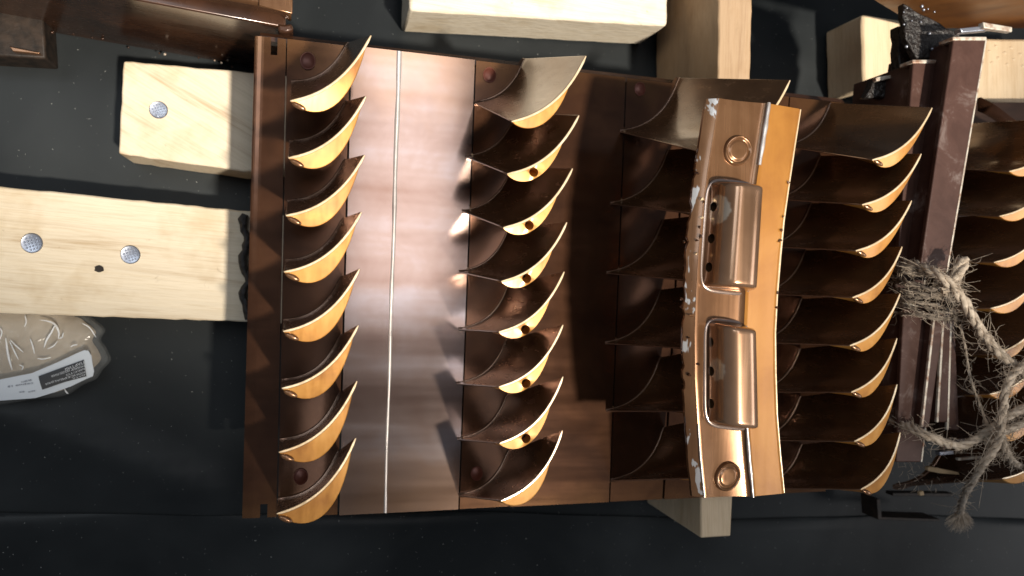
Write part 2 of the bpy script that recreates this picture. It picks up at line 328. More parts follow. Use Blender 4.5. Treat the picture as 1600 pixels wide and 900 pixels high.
# ------------------------------------------------------------------ bladed panels
HB = 60.0
def curve_px(L, R, bulge, shift=-0.06):
    c = R-L; n = Vector((-c.y, c.x)).normalized()      # photo y runs down: this n points to the lower right
    if n.y < 0: n = -n
    C = (L+R)/2 + n*(bulge*2*c.length) + c*shift
    return lambda t: bez2(L, C, R, t)
US = [0, .008, .02, .04, .07, .12, .22, .38, .56, .75, .9, 1.0]
def blade(parent, rl, rr, tl, tr, z=HB, rb=0.17, tb=0.135, flange=None, hole=None, drop=None, groupmat='blade', base=UP):
    rl, rr, tl, tr = map(Vector, (rl, rr, tl, tr))
    rc = curve_px(rl, rr, rb); tc = curve_px(tl, tr, tb); NT = 18
    root = [base(*rc(i/NT)) - Vector((0, 0, .6)) for i in range(NT+1)]
    tip = [U(*tc(i/NT), z) for i in range(NT+1)]
    front, back = [], []
    for u in US:
        mid = [root[i]*(1-u) + tip[i]*u for i in range(NT+1)]
        th = 0.50 + 1.3*math.exp(-u/0.018)
        fr, bk = [], []
        for i, p in enumerate(mid):
            t = mid[min(i+1, NT)] - mid[max(i-1, 0)]; t.z = 0; n = Vector((t.y, -t.x, 0)).normalized()
            end = 1.0 if 0 < i < NT else 0.55
            fr.append(p - n*th*end); bk.append(p + n*th*end)
        front.append(fr); back.append(bk)
    loops = [f + list(reversed(b)) for f, b in zip(front, back)]
    n = len(loops[0]); vs = [p for lp in loops for p in lp]; fs = []
    for k in range(len(loops)-1):
        for i in range(n): fs.append([k*n+i, k*n+(i+1) % n, (k+1)*n+(i+1) % n, (k+1)*n+i])
    top = (len(loops)-1)*n
    for i in range(NT): fs.append([top+i, top+i+1, top+n-2-i, top+n-1-i])
    o = mesh_obj('blade', vs, fs, M[groupmat], parent, 50)
    o.data.materials.append(M['rim']); o.data.materials.append(M['edge'])
    for k in range(len(loops)-1): o.data.polygons[k*n+n-1].material_index = 2
    rp = [front[3][i].lerp(front[2][i], .5) - Vector((0, 0, .2)) for i in range(NT+1)]
    tv, tf = tube(rp, [.22+.22*math.sin(math.pi*i/NT)+(.5 if i == 0 else 0) for i in range(NT+1)], 6); mesh_obj('root_highlight', tv, tf, M['edge'], o, 80)  # thin pale tube painting the highlight along the root
    for p in o.data.polygons[-NT:]: p.material_index = 1
    bevel(o, 0.28, 2, 50)
    if flange:
        q, a1, n1, a2, n2, slope = flange
        inner_px = [tc(q*i/14) for i in range(15)]
        a, e = inner_px[0], inner_px[-1]
        c = tr-tl; nn = Vector((-c.y, c.x)).normalized()
        if nn.y < 0: nn = -nn
        ln = c.length; ctr1 = a + nn*n1*ln + c*a1; ctr2 = a + nn*n2*ln + c*a2
        outer_px = [bez3(a, ctr1, ctr2, e, i/18) for i in range(19)]
        inn = []
        for i, p in enumerate(inner_px):
            s = math.sin(math.pi*i/14); v = U(*p, z-1.0); t = back[-1][min(NT, int(round(q*i/14*NT)))]
            inn.append(Vector((v.x, v.y, z-1.0)))
        out = [U(*p, z-1.0-slope*math.sin(math.pi*i/18)) for i, p in enumerate(outer_px)]
        ring = inn + list(reversed(out[1:-1]))
        bm = bmesh.new(); bv = [bm.verts.new(p*MM) for p in ring]
        be = [bm.edges.new((bv[i], bv[(i+1) % len(bv)])) for i in range(len(bv))]
        hv = []
        if hole:
            cen = U(hole[0], hole[1], z-1.0-slope*.5); rad = hole[2]
            # height on the sloped face: nearest blend
            for k in range(14):
                th = 2*math.pi*k/14; hv.append(bm.verts.new(Vector((cen.x+rad*math.cos(th), cen.y+rad*math.sin(th), cen.z))*MM))
            be += [bm.edges.new((hv[k], hv[(k+1) % 14])) for k in range(14)]
        bmesh.ops.triangle_fill(bm, use_beauty=True, use_dissolve=False, edges=be)
        topf = list(bm.faces)
        # skirt tapering back into the blade
        ni = len(inn); low = []; ul = 1-15.0/60.0; lo_in = []
        for i in range(ni):
            t_ = q*i/(ni-1)*NT; j0 = min(NT-1, int(t_)); fr_ = t_-j0
            A_ = root[j0]*(1-ul)+tip[j0]*ul; B_ = root[j0+1]*(1-ul)+tip[j0+1]*ul; lo_in.append(A_.lerp(B_, fr_))
        for i, p in enumerate(ring):
            if i < ni: low.append(bm.verts.new(lo_in[i]*MM))
            else:
                k = (1-(i-ni+1)/(len(ring)-ni+1))*(ni-1); j0 = min(ni-2, int(k)); fr_ = k-j0
                base_ = lo_in[j0].lerp(lo_in[j0+1], fr_); top_ = inn[j0].lerp(inn[j0+1], fr_)
                off_ = p-top_; low.append(bm.verts.new((base_+Vector((off_.x*.4, off_.y*.4, 0)))*MM))
        for i in range(len(ring)): bm.faces.new((bv[i], bv[(i+1) % len(bv)], low[(i+1) % len(bv)], low[i]))
        if hole:
            lo = [bm.verts.new((v.co.x, v.co.y, v.co.z-7*MM)) for v in hv]
            for k in range(14): bm.faces.new((hv[k], hv[(k+1) % 14], lo[(k+1) % 14], lo[k]))
            fdark = bm.faces.new(lo); fdark.material_index = 1
        bmesh.ops.recalc_face_normals(bm, faces=bm.faces)
        vs = [v.co/MM for v in bm.verts]; bm.verts.index_update()
        fs = [[v.index for v in f.verts] for f in bm.faces]; mi = [f.material_index for f in bm.faces]; bm.free()
        fo = mesh_obj('tip_flange', vs, fs, M['tip'], o, 40)
        fo.data.materials.append(M['hole'])
        if drop:
            c0 = U(tl.x+drop[0], tl.y+drop[1], z-1.3); bm = bmesh.new(); bmesh.ops.create_uvsphere(bm, u_segments=14, v_segments=9, radius=1)
            dv = [Vector((v.co.x*2.4+v.co.y*-.4, v.co.y*1.2-v.co.x*.7, v.co.z*.75))+c0 for v in bm.verts]; bm.verts.index_update(); df = [[v.index for v in f.verts] for f in bm.faces]; bm.free()
            mesh_obj('lacquer_drop', dv, df, M['copper'], o, 80)
        if hole:
            ar = [1 if len(p.vertices) == 14 and p.area < 3e-5 else 0 for p in fo.data.polygons]
            fo.data.polygons.foreach_set('material_index', ar)
        else: bevel(fo, 0.35, 2, 35)
    return o

panel = empty('bladed_panel', UP(800, 440), 'large brown metal panel with four rows of curved blades in the middle of the picture', 'bladed panel')
def strip(x0t, x0b, x1t, x1b, yt, yb, dz=0.0, crease=None, nx=6, ny=20, name='face_plate', thick=3.0, mat='plate', parent=panel):
    """a face plate between two seams; x at its top and bottom edge, yt/yb the (left, right) y of its ends"""
    P = []
    for i in range(ny+1):
        v = i/ny; row = []
        for j in range(nx+1):
            s = j/nx
            x = lerp(lerp(x0t, x1t, s), lerp(x0b, x1b, s), v); y = lerp(lerp(yt[0], yt[1], s), lerp(yb[0], yb[1], s), v)
            p = UP(x, y); p.z += dz
            if crease: p.z += crease(s)
            row.append(p)
        P.append(row)
    return grid(name, P, M[mat], parent, thick, 25)
# seams read off the top (y~55..160) and bottom (y~810..765) ends of the panel
def ytop(x): return 55 + (x-400)*0.116
def ybot(x): return 811 - (x-380)*0.048
def face(xt0, xb0, xt1, xb1, **k):
    g = 0.9
    return strip(xt0+g, xb0+g, xt1-g, xb1-g, (ytop(xt0), ytop(xt1)), (ybot(xb0), ybot(xb1)), **k)
# end flange: three pieces leave the two slots open
def roll_edge(s): return -5.0*max(0, 0.38-s)**1.6
xt0, xb0, xt1, xb1 = 398, 378, 447, 432
SS = [0, .05, .1, .16, .22, .3, .4, .52, .73, .85, 1.0]; VV = [0, .018, .036] + [lerp(.036, .972, i/16) for i in range(1, 17)] + [1.0]
vs, fs = [], []
for v in VV:
    for q in SS:
        x = lerp(lerp(xt0, xt1, q), lerp(xb0, xb1, q), v); y = lerp(ytop(x), ybot(x), v); p = UP(x, y)
        p.z += -.6 - 7*max(0, .3-q)**2; vs.append(p)
nc = len(SS)
for i in range(len(VV)-1):
    for j in range(nc-1):
        if j == 7 and (i < 2 or i == len(VV)-2): continue
        fs.append([i*nc+j, i*nc+j+1, (i+1)*nc+j+1, (i+1)*nc+j])
fo = mesh_obj('end_flange', vs, fs, M['plate'], panel, None)
if fo.data.polygons[40].normal.z < 0: fo.data.flip_normals()
sm = fo.modifiers.new('solid', 'SOLIDIFY'); sm.thickness = 3.5*MM; sm.offset = -1
# the blade feet and the spacer plates between them
face(448, 433, 548, 528, dz=0.0)
def crease(s):
    d = (s-0.385)
    return 0.5*math.exp(-(d/0.035)**2)
face(549, 529, 742, 716, dz=1.2, nx=20, mat='spacer')
M['glint'] = lacquer('painted_highlight_line', (0.40, 0.35, 0.33), (0.62, 0.57, 0.54), (0.78, 0.74, 0.71), metal=0.6, rough=(0.25, 0.4), coat=0.3, scale=(90, 60, 60), bstr=0.0)  # pale colour for painted white highlight lines
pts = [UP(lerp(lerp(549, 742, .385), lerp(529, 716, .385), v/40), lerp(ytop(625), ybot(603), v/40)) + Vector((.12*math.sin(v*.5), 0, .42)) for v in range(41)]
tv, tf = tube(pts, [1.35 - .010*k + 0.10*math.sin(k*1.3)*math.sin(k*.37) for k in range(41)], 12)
mesh_obj('crease_highlight', tv, tf, M['glint'], panel, 60)  # pale tube painting the crease's highlight
face(743, 717, 835, 795, dz=0.4)
face(836, 796, 977, 951, dz=1.0, nx=10)
face(978, 952, 1072, 1035, dz=0.4)
face(1073, 1036, 1232, 1190, dz=0.8, nx=10)
face(1233, 1191, 1340, 1290, dz=0.4)
# rim behind the upper edge, a little lower
P = []
for i in range(3):
    P.append([UP(x, ytop(x) + lerp(-13, 1.5, i/2)) + Vector((0, 0, -5 - (0 if i else 2))) for x in np.linspace(405, 1330, 60)])
grid('back_rim', P, M['casing'], panel, 6.0, 30)
# plugs in the end feet
for (x, y, r) in ((481, 95, 3.2), (765, 117, 3.0), (1000, 139, 2.8), (470, 745, 3.0), (745, 740, 2.8)):
    c = UP(x, y, 0.6); vs, fs = [], []
    prof = [(r*1.15, -.2), (r*1.1, 0.12), (r*1.0, 0.15), (r*0.94, -.1), (r*0.85, 0.1), (0.01, 0.2)]
    K = 20
    for rr, zz in prof:
        for k in range(K): th = 6.28318*k/K; vs.append(c + Vector((rr*.85*math.cos(th), rr*math.sin(th), zz)))
    for a in range(len(prof)-1):
        for k in range(K): fs.append([a*K+k, a*K+(k+1) % K, (a+1)*K+(k+1) % K, (a+1)*K+k])
    mesh_obj('rivet_plug', vs, fs, M['plug'], panel, 50)

R1L = [(453, 158), (450, 247), (446, 337), (443, 425), (442, 518), (440, 607), (435, 707), (432, 803)]
R1R = [(580, 55), (572, 150), (570, 242), (565, 331), (562, 420), (560, 508), (558, 595), (556, 684)]
for i in range(8):
    rl = (455-3.0*i, 128+93.4*i); rr = (545-2.2*i, 66+91.4*i)
    blade(panel, rl, rr, R1L[i], R1R[i], tb=0.13, flange=(0.93, .03, .275, .31, .51, 2.5), drop=(14, 8))
R2L = [(799, 190), (792, 272), (786, 356), (783, 440), (779, 519), (779, 605), (780, 693), (782, 783)]
R2R = [(916, 87), (905, 180), (895, 263), (886, 347), (882, 424), (880, 507), (880, 588), (879, 672)]
R2B = [(740, 160), (727, 245), (721, 330), (716, 425), (715, 515), (712, 600), (713, 687), (715, 775)]
HOL = [None, (834, 269), (827, 352), (823, 435), (821, 515), (822, 599), (822, 685), None]
for i in range(8):
    rl = R2B[i]; rr = (rl[0]+80, rl[1]-69)
    blade(panel, rl, rr, R2L[i], R2R[i], tb=0.13, flange=(0.72, 0, .172, .226, .377, 0.7), hole=(HOL[i][0], HOL[i][1], 1.75) if HOL[i] else None)
R3B = [(966, 205), (951, 318), (945, 427), (943, 537), (944, 643), (952, 752)]
dyl = [35, 17, 12, 8, 0, -5]
for i in range(6):
    rl = R3B[i]; rr = (rl[0]+94-2*i, rl[1]-84); tl = (rl[0]+139, rl[1]+dyl[i]); tr = (tl[0]+130-3*i, tl[1]-115)
    blade(panel, rl, rr, tl, tr, tb=0.13, flange=(0.8, 0, .172, .226, .377, 1.2))
R4L = [(1363, 250), (1347, 320), (1337, 392), (1332, 465), (1328, 540), (1330, 613), (1335, 690), (1345, 765)]
R4R = [(1457, 168), (1440, 240), (1425, 313), (1410, 385), (1407, 458), (1402, 528), (1402, 600), (1407, 675)]
R4B = [(1297, 160), (1281, 243), (1267, 317), (1258, 391), (1252, 467), (1250, 545), (1250, 620), (1252, 695)]
for i in range(8):
    rr = R4B[i]; rl = (rr[0]-76, rr[1]+68)
    blade(panel, rl, rr, R4L[i], R4R[i], tb=0.13, flange=(0.97, -.03, .24, .22, .38, 2.0), drop=(9, 4))

# second panel beyond the painted channels, running out of the picture on the right
ZP2 = -14.0
M['deep'] = lacquer('dark_brown_rough_plate', (0.02, 0.011, 0.008), (0.035, 0.018, 0.012), (0.05, 0.026, 0.016), metal=0.2, rough=(0.4, 0.55), coat=0.0, bstr=0.05, spec=0.25)
def UP2(x, y): return U(x, y, ZP2)
panel2 = empty('bladed_panel', UP2(1600, 400), 'brown bladed panel at the right edge, partly out of the picture', 'bladed panel')
P = [[U(x, y, ZP2-1) for x in np.linspace(1490 - (y-150)*.12, 2000, 12)] for y in np.linspace(160, 690, 14)]
grid('face_plate', P, M['deep'], panel2, 3.0, 30)
for i, (x, y) in enumerate([(1577, 268), (1562, 338), (1553, 410), (1548, 482), (1547, 554), (1546, 616), (1556, 682), (1566, 748)]):
    blade(panel2, (x-170, y-8+3*i), (x-90, y-74+3*i), (x, y), (x+95, y-84), z=HB-10, tb=0.14, flange=(0.6, 0, .15, .2, .33, 1.0), base=UP2)
P = [[U(x, y, 12-3*k) + Vector((0, 0, 2*math.sin(x*.05))) for x, y in [(1528+i*14, 153+i*7.5+k*10) for i in range(14)]] for k in range(3)]
grid('edge_strip', P, M['casing'], panel2, 2.0, 30)

# ------------------------------------------------------------------ the bracket lying over the blades
ZB = 80.0
M['bead'] = lacquer('pale_bead', (0.42, 0.30, 0.24), (0.55, 0.42, 0.35), (0.64, 0.52, 0.45), metal=0.75, rough=(0.14, 0.22), coat=0.4, scale=(90, 60, 60), bstr=0.0)  # bead colour, paler than the bulge metal
M['chip'] = lacquer('chipped_lip', (0.145, 0.068, 0.030), (0.20, 0.097, 0.043), (0.255, 0.132, 0.064), metal=0.6, rough=(0.2, 0.34), coat=0.5, scale=(300, 12, 100), bstr=0.0)
nt_ = M['chip'].node_tree; b_ = nt_.nodes['Principled BSDF']; src_ = b_.inputs['Base Color'].links[0].from_socket
nz_ = noise(nt_, coords(nt_, (1, .45, 1)), 210, 3, .6, .4); mx_ = N(nt_, 'ShaderNodeMix', data_type='RGBA'); nt_.links.new(maprange(nt_, nz_.outputs[0], .57, .60, 0, .85), mx_.inputs[0])
nt_.links.new(src_, mx_.inputs[6]); mx_.inputs[7].default_value = (0.66, 0.66, 0.66, 1); nt_.links.new(mx_.outputs[2], b_.inputs['Base Color'])
br = empty('slotted_bracket', U(1160, 460, ZB), 'orange bronze bracket strip with two slotted bulges lying across the blades', 'bracket')
ly = np.array([152, 210, 270, 340, 400, 460, 520, 590, 650, 715, 778]); lx = np.array([1109, 1099, 1089, 1080, 1074, 1071, 1069, 1070, 1074, 1079, 1086])
ry = np.array([168, 225, 280, 345, 400, 460, 520, 585, 650, 712, 774]); rx = np.array([1260, 1250, 1241, 1231, 1225, 1220, 1217, 1218, 1221, 1227, 1234])
def zprof(s):
    lip = -2.6*max(0, (0.11-s)/0.11)**1.2
    ridge = 0.9*math.exp(-((s-0.60)/0.022)**2)
    fall = -3.0*max(0, s-0.61)/0.39
    edge = -0.9*max(0, (s-0.965)/0.035)**2
    dish = -0.8*math.sin(math.pi*min(1, max(0, (s-0.11)/0.49)))
    return lip+ridge+fall+edge+dish
def bpt(s, v, dz=0):
    t = v*10; xl, yl = np.interp(t, range(11), lx), np.interp(t, range(11), ly); xr, yr = np.interp(t, range(11), rx), np.interp(t, range(11), ry)
    x, y = lerp(xl, xr, s), lerp(yl, yr, s)
    return U(x, y, ZB) + Vector((0, 0, zprof(s) + dz + 1.2*math.sin(v*3.1)))
def band(name, s0, s1, mat, n):
    ss = [lerp(s0, s1, j/n) for j in range(n+1)]
    rg = np.random.RandomState(int(s0*100)+1)
    P = []
    for i in range(81):
        v = i/80; row = []
        for j, s in enumerate(ss):
            jag = 0
            if s == 1.0: jag = 0.012*rg.rand() if rg.rand() < .25 else 0.003*rg.rand()
            if s == 0.0: jag = -(0.018*rg.rand() if 0.15 < v < .75 and rg.rand() < .6 else .004*rg.rand())
            row.append(bpt(s-jag, v))
        P.append(row)
    return grid(name, P, mat, br, 1.5, 35)
band('lip', 0.0, 0.095, M['chip'], 5)
band('web_plate', 0.0975, 0.595, M['copper'], 24)
band('side_flange', 0.5975, 1.0, M['bracket'], 20)
for s_, nm in ((0.55, 'leg_wall'),):   # a rib under it stands on the blade tips
    P = [[bpt(s_, .04+.92*i/30, -1.6) for i in range(31)], [Vector((p.x, p.y, 61.5)) for p in [bpt(s_, .04+.92*i/30) for i in range(31)]]]
    o_ = grid(nm, P, M['casing'], br, 0, 60); sm_ = o_.modifiers.new('solid', 'SOLIDIFY'); sm_.thickness = 1.5*MM
# embossed round buttons
for (x, y, rxp, ryp) in ((1154, 235, 19, 21), (1138, 745, 17, 20)):
    c0 = U(x, y, ZB+.6); ex = (U(x+rxp, y, ZB)-U(x, y, ZB)).length; ey = (U(x, y+ryp, ZB)-U(x, y, ZB)).length
    prof = [(1.16, -1.4), (1.12, 0.0), (1.04, 0.45), (0.95, .35), (0.86, -0.25), (0.78, -.2), (0.70, .15), (0.60, .22), (0.3, 0.2), (0.01, 0.2)]; K = 32; vs, fs = [], []
    for rr, zz in prof:
        for k in range(K): th = 6.28318*k/K; vs.append(c0 + Vector((ex*rr*math.cos(th)+ey*.12*rr*math.sin(th), ey*rr*math.sin(th), zz)))
    for a in range(len(prof)-1):
        for k in range(K): fs.append([a*K+k, a*K+(k+1) % K, (a+1)*K+(k+1) % K, (a+1)*K+k])
    mesh_obj('embossed_button', vs, fs, M['copper'], br, 60)
rg_ = random.Random(12)
for k in range(22):
    left = k < 15; v_ = rg_.uniform(.1, .72) if left else rg_.uniform(.15, .72); s_ = rg_.uniform(-.03, .13) if left else rg_.uniform(.95, 1.005)
    p_ = bpt(max(0, min(1, s_)), v_) + Vector((-1.2 if s_ < 0 else 0, 0, .2)); d_ = Vector((rg_.uniform(-1, 1), rg_.uniform(-.6, .6), rg_.uniform(-.1, .5)))*rg_.uniform(.8, 2.6)
    tv, tf = tube([p_-d_*.5, p_+Vector((rg_.uniform(-.4, .4), rg_.uniform(-.4, .4), .4)), p_+d_*.5], [.25, rg_.uniform(.35, .75), .2], 6)
    mesh_obj('lacquer_flake', tv, tf, M['casing'] if rg_.random() < .5 else (M['copper'] if rg_.random() < .5 else M['rim']), br, 40)
for nm, s_, v0_, v1_, rr_, mm_ in (('pale_edge', 1.0, 0, 1, .42, 'rim'), ('ridge_highlight', .596, 0, .17, .95, 'glint'), ('ridge_highlight', .596, .80, 1, .7, 'glint'), ('ridge_highlight', .098, .82, 1, .4, 'glint')):  # pale edge tube; the ridge tubes paint in white highlights
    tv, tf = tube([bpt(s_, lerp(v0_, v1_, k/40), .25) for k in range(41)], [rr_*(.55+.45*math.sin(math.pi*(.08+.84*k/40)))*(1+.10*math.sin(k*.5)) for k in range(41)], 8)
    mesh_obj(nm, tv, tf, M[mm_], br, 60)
# the two bulges with three drilled holes each along their left side
def bulge(x0t, x1t, x0b, x1b, yt, yb, holes, stain, hgt=12.0):
    a, b_, c, d = U(x0t, yt, ZB), U(x1t, yt+8, ZB), U(x0b, yb, ZB), U(x1b, yb+8, ZB)
    P = []; NV, NS = 44, 26
    for i in range(NV+1):
        v = i/NV; row = []
        pv = 1-abs(2*v-1); endf = min(1, (pv/0.11)); endf = math.sqrt(max(0, 1-(1-endf)**2))
        for j in range(NS+1):
            s = j/NS; q = lerp(lerp(a, b_, s), lerp(c, d, s), v)
            side = 1-abs(2*s-1)**3.2; side = max(0, side)**0.5
            # rounded outline: ends narrow a little
            q = q + (lerp(lerp(a, b_, .5), lerp(c, d, .5), v)-q)*(0.16*(1-endf)**2)
            row.append(Vector((q.x, q.y, ZB + 1.2*math.sin(3.1*.5) - 1.6 + (hgt+1.2)*side*(0.12+0.88*endf) * (1 if side*endf > 0 else 0))))
        P.append(row)
    mt = stained_copper('bronze_burnt', [(tuple(U(x, y, ZB+6)), r) for x, y, r in stain])
    o = grid('bulge', P, mt, br, 4.0, 60)
    bm = bmesh.new(); bm.from_mesh(o.data)
    # drill: boolean with cylinders, result copied into the mesh
    bm.free()
    cut_v, cut_f = [], []
    for (x, y) in holes:
        cen = U(x, y, ZB+5.0); ax = Vector((-0.8, 0, 0.6)).normalized(); b1 = Vector((0, 1, 0)); b2 = ax.cross(b1)
        n = len(cut_v); K = 16
        for h in (-5, 7):
            for k in range(K): th = 6.28318*k/K; cut_v.append(cen + ax*h + b1*(1.75*math.cos(th)) + b2*(1.75*math.sin(th)))
        cut_f += [[n+k, n+(k+1) % K, n+K+(k+1) % K, n+K+k] for k in range(K)] + [[n+k for k in range(K-1, -1, -1)], [n+K+k for k in range(K)]]
    co = mesh_obj('cutter', cut_v, cut_f, M['hole'], br)
    bo = o.modifiers.new('drill', 'BOOLEAN'); bo.object = co; bo.operation = 'DIFFERENCE'; bo.solver = 'EXACT'
    dg = bpy.context.evaluated_depsgraph_get(); me = bpy.data.meshes.new_from_object(o.evaluated_get(dg), depsgraph=dg)
    o.modifiers.clear(); o.data = me; bpy.data.objects.remove(co)
    if len(me.materials) < 2: me.materials.append(M['hole'])
    # raised bead round the foot of the bulge
    pts = []
    for k in range(61):
        th = 2*math.pi*k/60; cx, sy = math.cos(th), math.sin(th)
        s = .5+.56*math.copysign(abs(cx)**.45, cx); v = .5+.525*math.copysign(abs(sy)**.28, sy)
        q = lerp(lerp(a, b_, s), lerp(c, d, s), v); pts.append(Vector((q.x, q.y, ZB+.5)))
    tv, tf = tube(pts, 0.75, 8); mesh_obj('bead', tv, tf, M['bead'], o, 60)
    return o
bulge(1108, 1178, 1096, 1168, 284, 449, [(1111, 322), (1107, 372), (1103, 417)], [(1124, 328, 5.4)])
bulge(1104, 1166, 1104, 1170, 501, 660, [(1101, 535), (1103, 581), (1103, 632)], [(1117, 577, 4.2)])

# ------------------------------------------------------------------ timber
def nail(parent, x, y, z, r=3.9):
    c = U(x, y, z); vs, fs = [], []; K = 24
    for rr, zz in ((r*1.0, -1.0), (r, 0.35), (r*.93, .6), (r*.86, .5)):
        for k in range(K): th = 6.28318*k/K; vs.append(c + Vector((rr*math.cos(th), rr*math.sin(th), zz)))
    for a in range(3):
        for k in range(K): fs.append([a*K+k, a*K+(k+1) % K, (a+1)*K+(k+1) % K, (a+1)*K+k])
    fs.append([3*K+k for k in range(K)])
    # chequered head: raised square studs
    st = r*0.30
    for i in range(-3, 4):
        for j in range(-3, 4):
            x0, y0 = i*st+.1*(j % 2), j*st
            if x0*x0+y0*y0 > (r*.74)**2: continue
            n = len(vs); e = st*.34; ca, sa = math.cos(.4), math.sin(.4)
            for (dx, dy, dz, q) in ((-e, -e, .5, 1), (e, -e, .5, 1), (e, e, .5, 1), (-e, e, .5, 1), (-e, -e, .95, .55), (e, -e, .95, .55), (e, e, .95, .55), (-e, e, .95, .55)):
                X, Y = x0+dx*q, y0+dy*q; vs.append(c + Vector((X*ca-Y*sa, X*sa+Y*ca, dz)))
            fs += [[n+4, n+5, n+6, n+7]] + [[n+k, n+(k+1) % 4, n+4+(k+1) % 4, n+4+k] for k in range(4)]
    o = mesh_obj('nail', vs, fs, M['nail'], parent, 30); return o
def rough_edge(poly, step=14, amp=0.9, seed=1):
    rg = random.Random(seed); out = []
    for i, (a, b) in enumerate(zip(poly, poly[1:]+poly[:1])):
        a, b = Vector(a), Vector(b); n = max(1, int((b-a).length/step))
        for k in range(n):
            p = a.lerp(b, k/n); j = amp if k else amp*.3
            out.append((p.x+rg.uniform(-j, j), p.y+rg.uniform(-j, j)))
    return out
def timber(name, poly, zt, zb, mat, label, seed=1, amp=.8, bev=.8):
    o = prism(name, rough_edge(poly, 16, amp, seed), zt, zb, M[mat], None, bev)
    return tag(o, label, 'timber')
t1 = timber('wood_block', [(193, 95), (470, 120), (470, 262), (381, 268), (185, 240)], -46, ZS+.5, 'wood_diag', 'short pine block with one nail, left of the panel above the long board', 2)
nail(t1, 248, 172, -45.7)
t2 = timber('long_board', [(-220, 268), (-20, 289), (388, 330), (470, 338), (470, 507), (388, 503), (-20, 489), (-220, 484)], -46, ZS+.5, 'wood', 'long pale pine board with two nails at the left edge', 3)
nail(t2, 50, 380, -45.7, 4.3); nail(t2, 204, 398, -45.7, 4.1)
c = U(155, 420, -46.0); K = 12
mesh_obj('nail_hole', [c+Vector((1.9*math.cos(6.283*k/K)*(1+.2*math.sin(3*k)), 1.6*math.sin(6.283*k/K), .25)) for k in range(K)], [list(range(K))], M['hole'], t2)
# dark ragged gap of tar between the board and the panel
vs, fs = [], []
pts = [U(384 - 4*math.sin(i*.9) + random.uniform(-2, 2), 335 + i*8.2, -44) for i in range(21)]
tv, tf = tube(pts, [2.0+random.uniform(-.5, .6) for _ in pts], 7)
tag(mesh_obj('tar_bead', tv, tf, M['char'], None, 60), 'ragged black bead between the long board and the panel edge', 'sealant')
timber('wood_block', [(642, -160), (1046, -120), (1043, 40), (640, 16)], -40, ZS+.5, 'wood_pale', 'thick bright sunlit pine block at the top centre', 4, .5, 1.6)
timber('wood_plank', [(1126, -180), (1180, -180), (1172, 132), (1122, 128)], -4, ZS+.5, 'wood_up', 'pine plank standing on edge behind the third blade row', 5, .6, .8)
timber('wood_block', [(1347, 22), (1407, 31), (1413, 124), (1350, 140)], -42, ZS+.5, 'wood_block', 'small square pine block behind the painted channels', 6, .5, 1.5)
t5 = timber('wood_block', [(1520, 60), (1680, 62), (1690, 172), (1520, 158)], -30, ZS+.5, 'wood_block', 'pine block with stamped dents at the upper right edge', 7, .5, 1.5)
# row of pressed dents: small proud ridges between them
for i in range(9):
    for j in range(4):
        if (i+j) % 2: continue
        x, y = 1532+i*12+j*2, 70+j*9+i*1.2; c = U(x, y, -30)
        K = 8; vs = [c+Vector((1.5*math.cos(6.283*k/K), .9*math.sin(6.283*k/K), 0.02)) for k in range(K)] + [c+Vector((.8*math.cos(6.283*k/K), .45*math.sin(6.283*k/K), .6)) for k in range(K)]
        o = mesh_obj('pressed_ridge', vs, [[k, (k+1) % K, K+(k+1) % K, K+k] for k in range(K)]+[[K+k for k in range(K)]], M['wood_block'], t5, 60)
timber('wood_peg', [(1095, 770), (1145, 768), (1142, 838), (1095, 841)], -11, ZS+.5, 'wood_block', 'pine peg sticking out below the bracket at the bottom', 8, .3, .8)

# ------------------------------------------------------------------ brown casing at the top left
m, nt, b = new_mat('dull_dark_iron'); M['dark_iron'] = m
v = coords(nt, (1, 1, 1)); n_ = noise(nt, v, 180, 5); r = ramp(nt, [(0.35, (0.012, 0.009, 0.007)), (0.7, (0.04, 0.026, 0.018))]); nt.links.new(n_.outputs[0], r.inputs[0]); nt.links.new(r.outputs[0], b.inputs['Base Color']); b.inputs['Roughness'].default_value = 0.55; b.inputs['Specular IOR Level'].default_value = 0.3; bump(nt, b, n_.outputs[0], .4, .001)
cs = empty('metal_casing', U(220, 0, ZS), 'dark brown lacquered metal casing in the top left corner', 'casing')
prism('side_wall', [(-300, -95), (-300, -118), (445, 10), (447, 44)], 0, ZS+1, M['casing'], cs, .7)
prism('cover_plate', [(-200, -260), (456, -160), (455, 26), (438, 14), (200, -30), (-200, -100)], 9, .3, M['copper'], cs, 1.2)
prism('end_cap', [(405, -130), (458, -122), (457, 22), (404, 9)], 10.2, 9.1, M['copper'], cs, .4)
prism('end_bolt', [(434, 36), (444, 38), (456, 36), (459, 48), (446, 52), (434, 48)], 1, -10, M['casing'], cs, 1.0)
prism('foot', [(-60, -20), (66, 2), (72, 92), (-60, 84)], -55, ZS+1, M['dark_iron'], cs, 1.0)
prism('foot_rib', [(14, 72), (22, 74), (62, 82), (62, 84), (20, 80)], -52, -55.3, M['copper'], cs, .5)
for i in range(16):                         # weld spatter grains on the wall
    x, y = random.uniform(60, 420), 0; y = 52 + (x-100)*.18 + random.uniform(-8, 6); c = U(x, y, ZS+10+random.uniform(-6, 6)); r = random.uniform(.35, .8)
    bm = bmesh.new(); bmesh.ops.create_icosphere(bm, subdivisions=1, radius=r*MM); vs = [v.co/MM+c for v in bm.verts]; bm.verts.index_update(); fs = [[v.index for v in f.verts] for f in bm.faces]; bm.free()
    mesh_obj('weld_grain', vs, fs, M['cut'] if i % 4 == 0 else M['casing'], cs, 60)

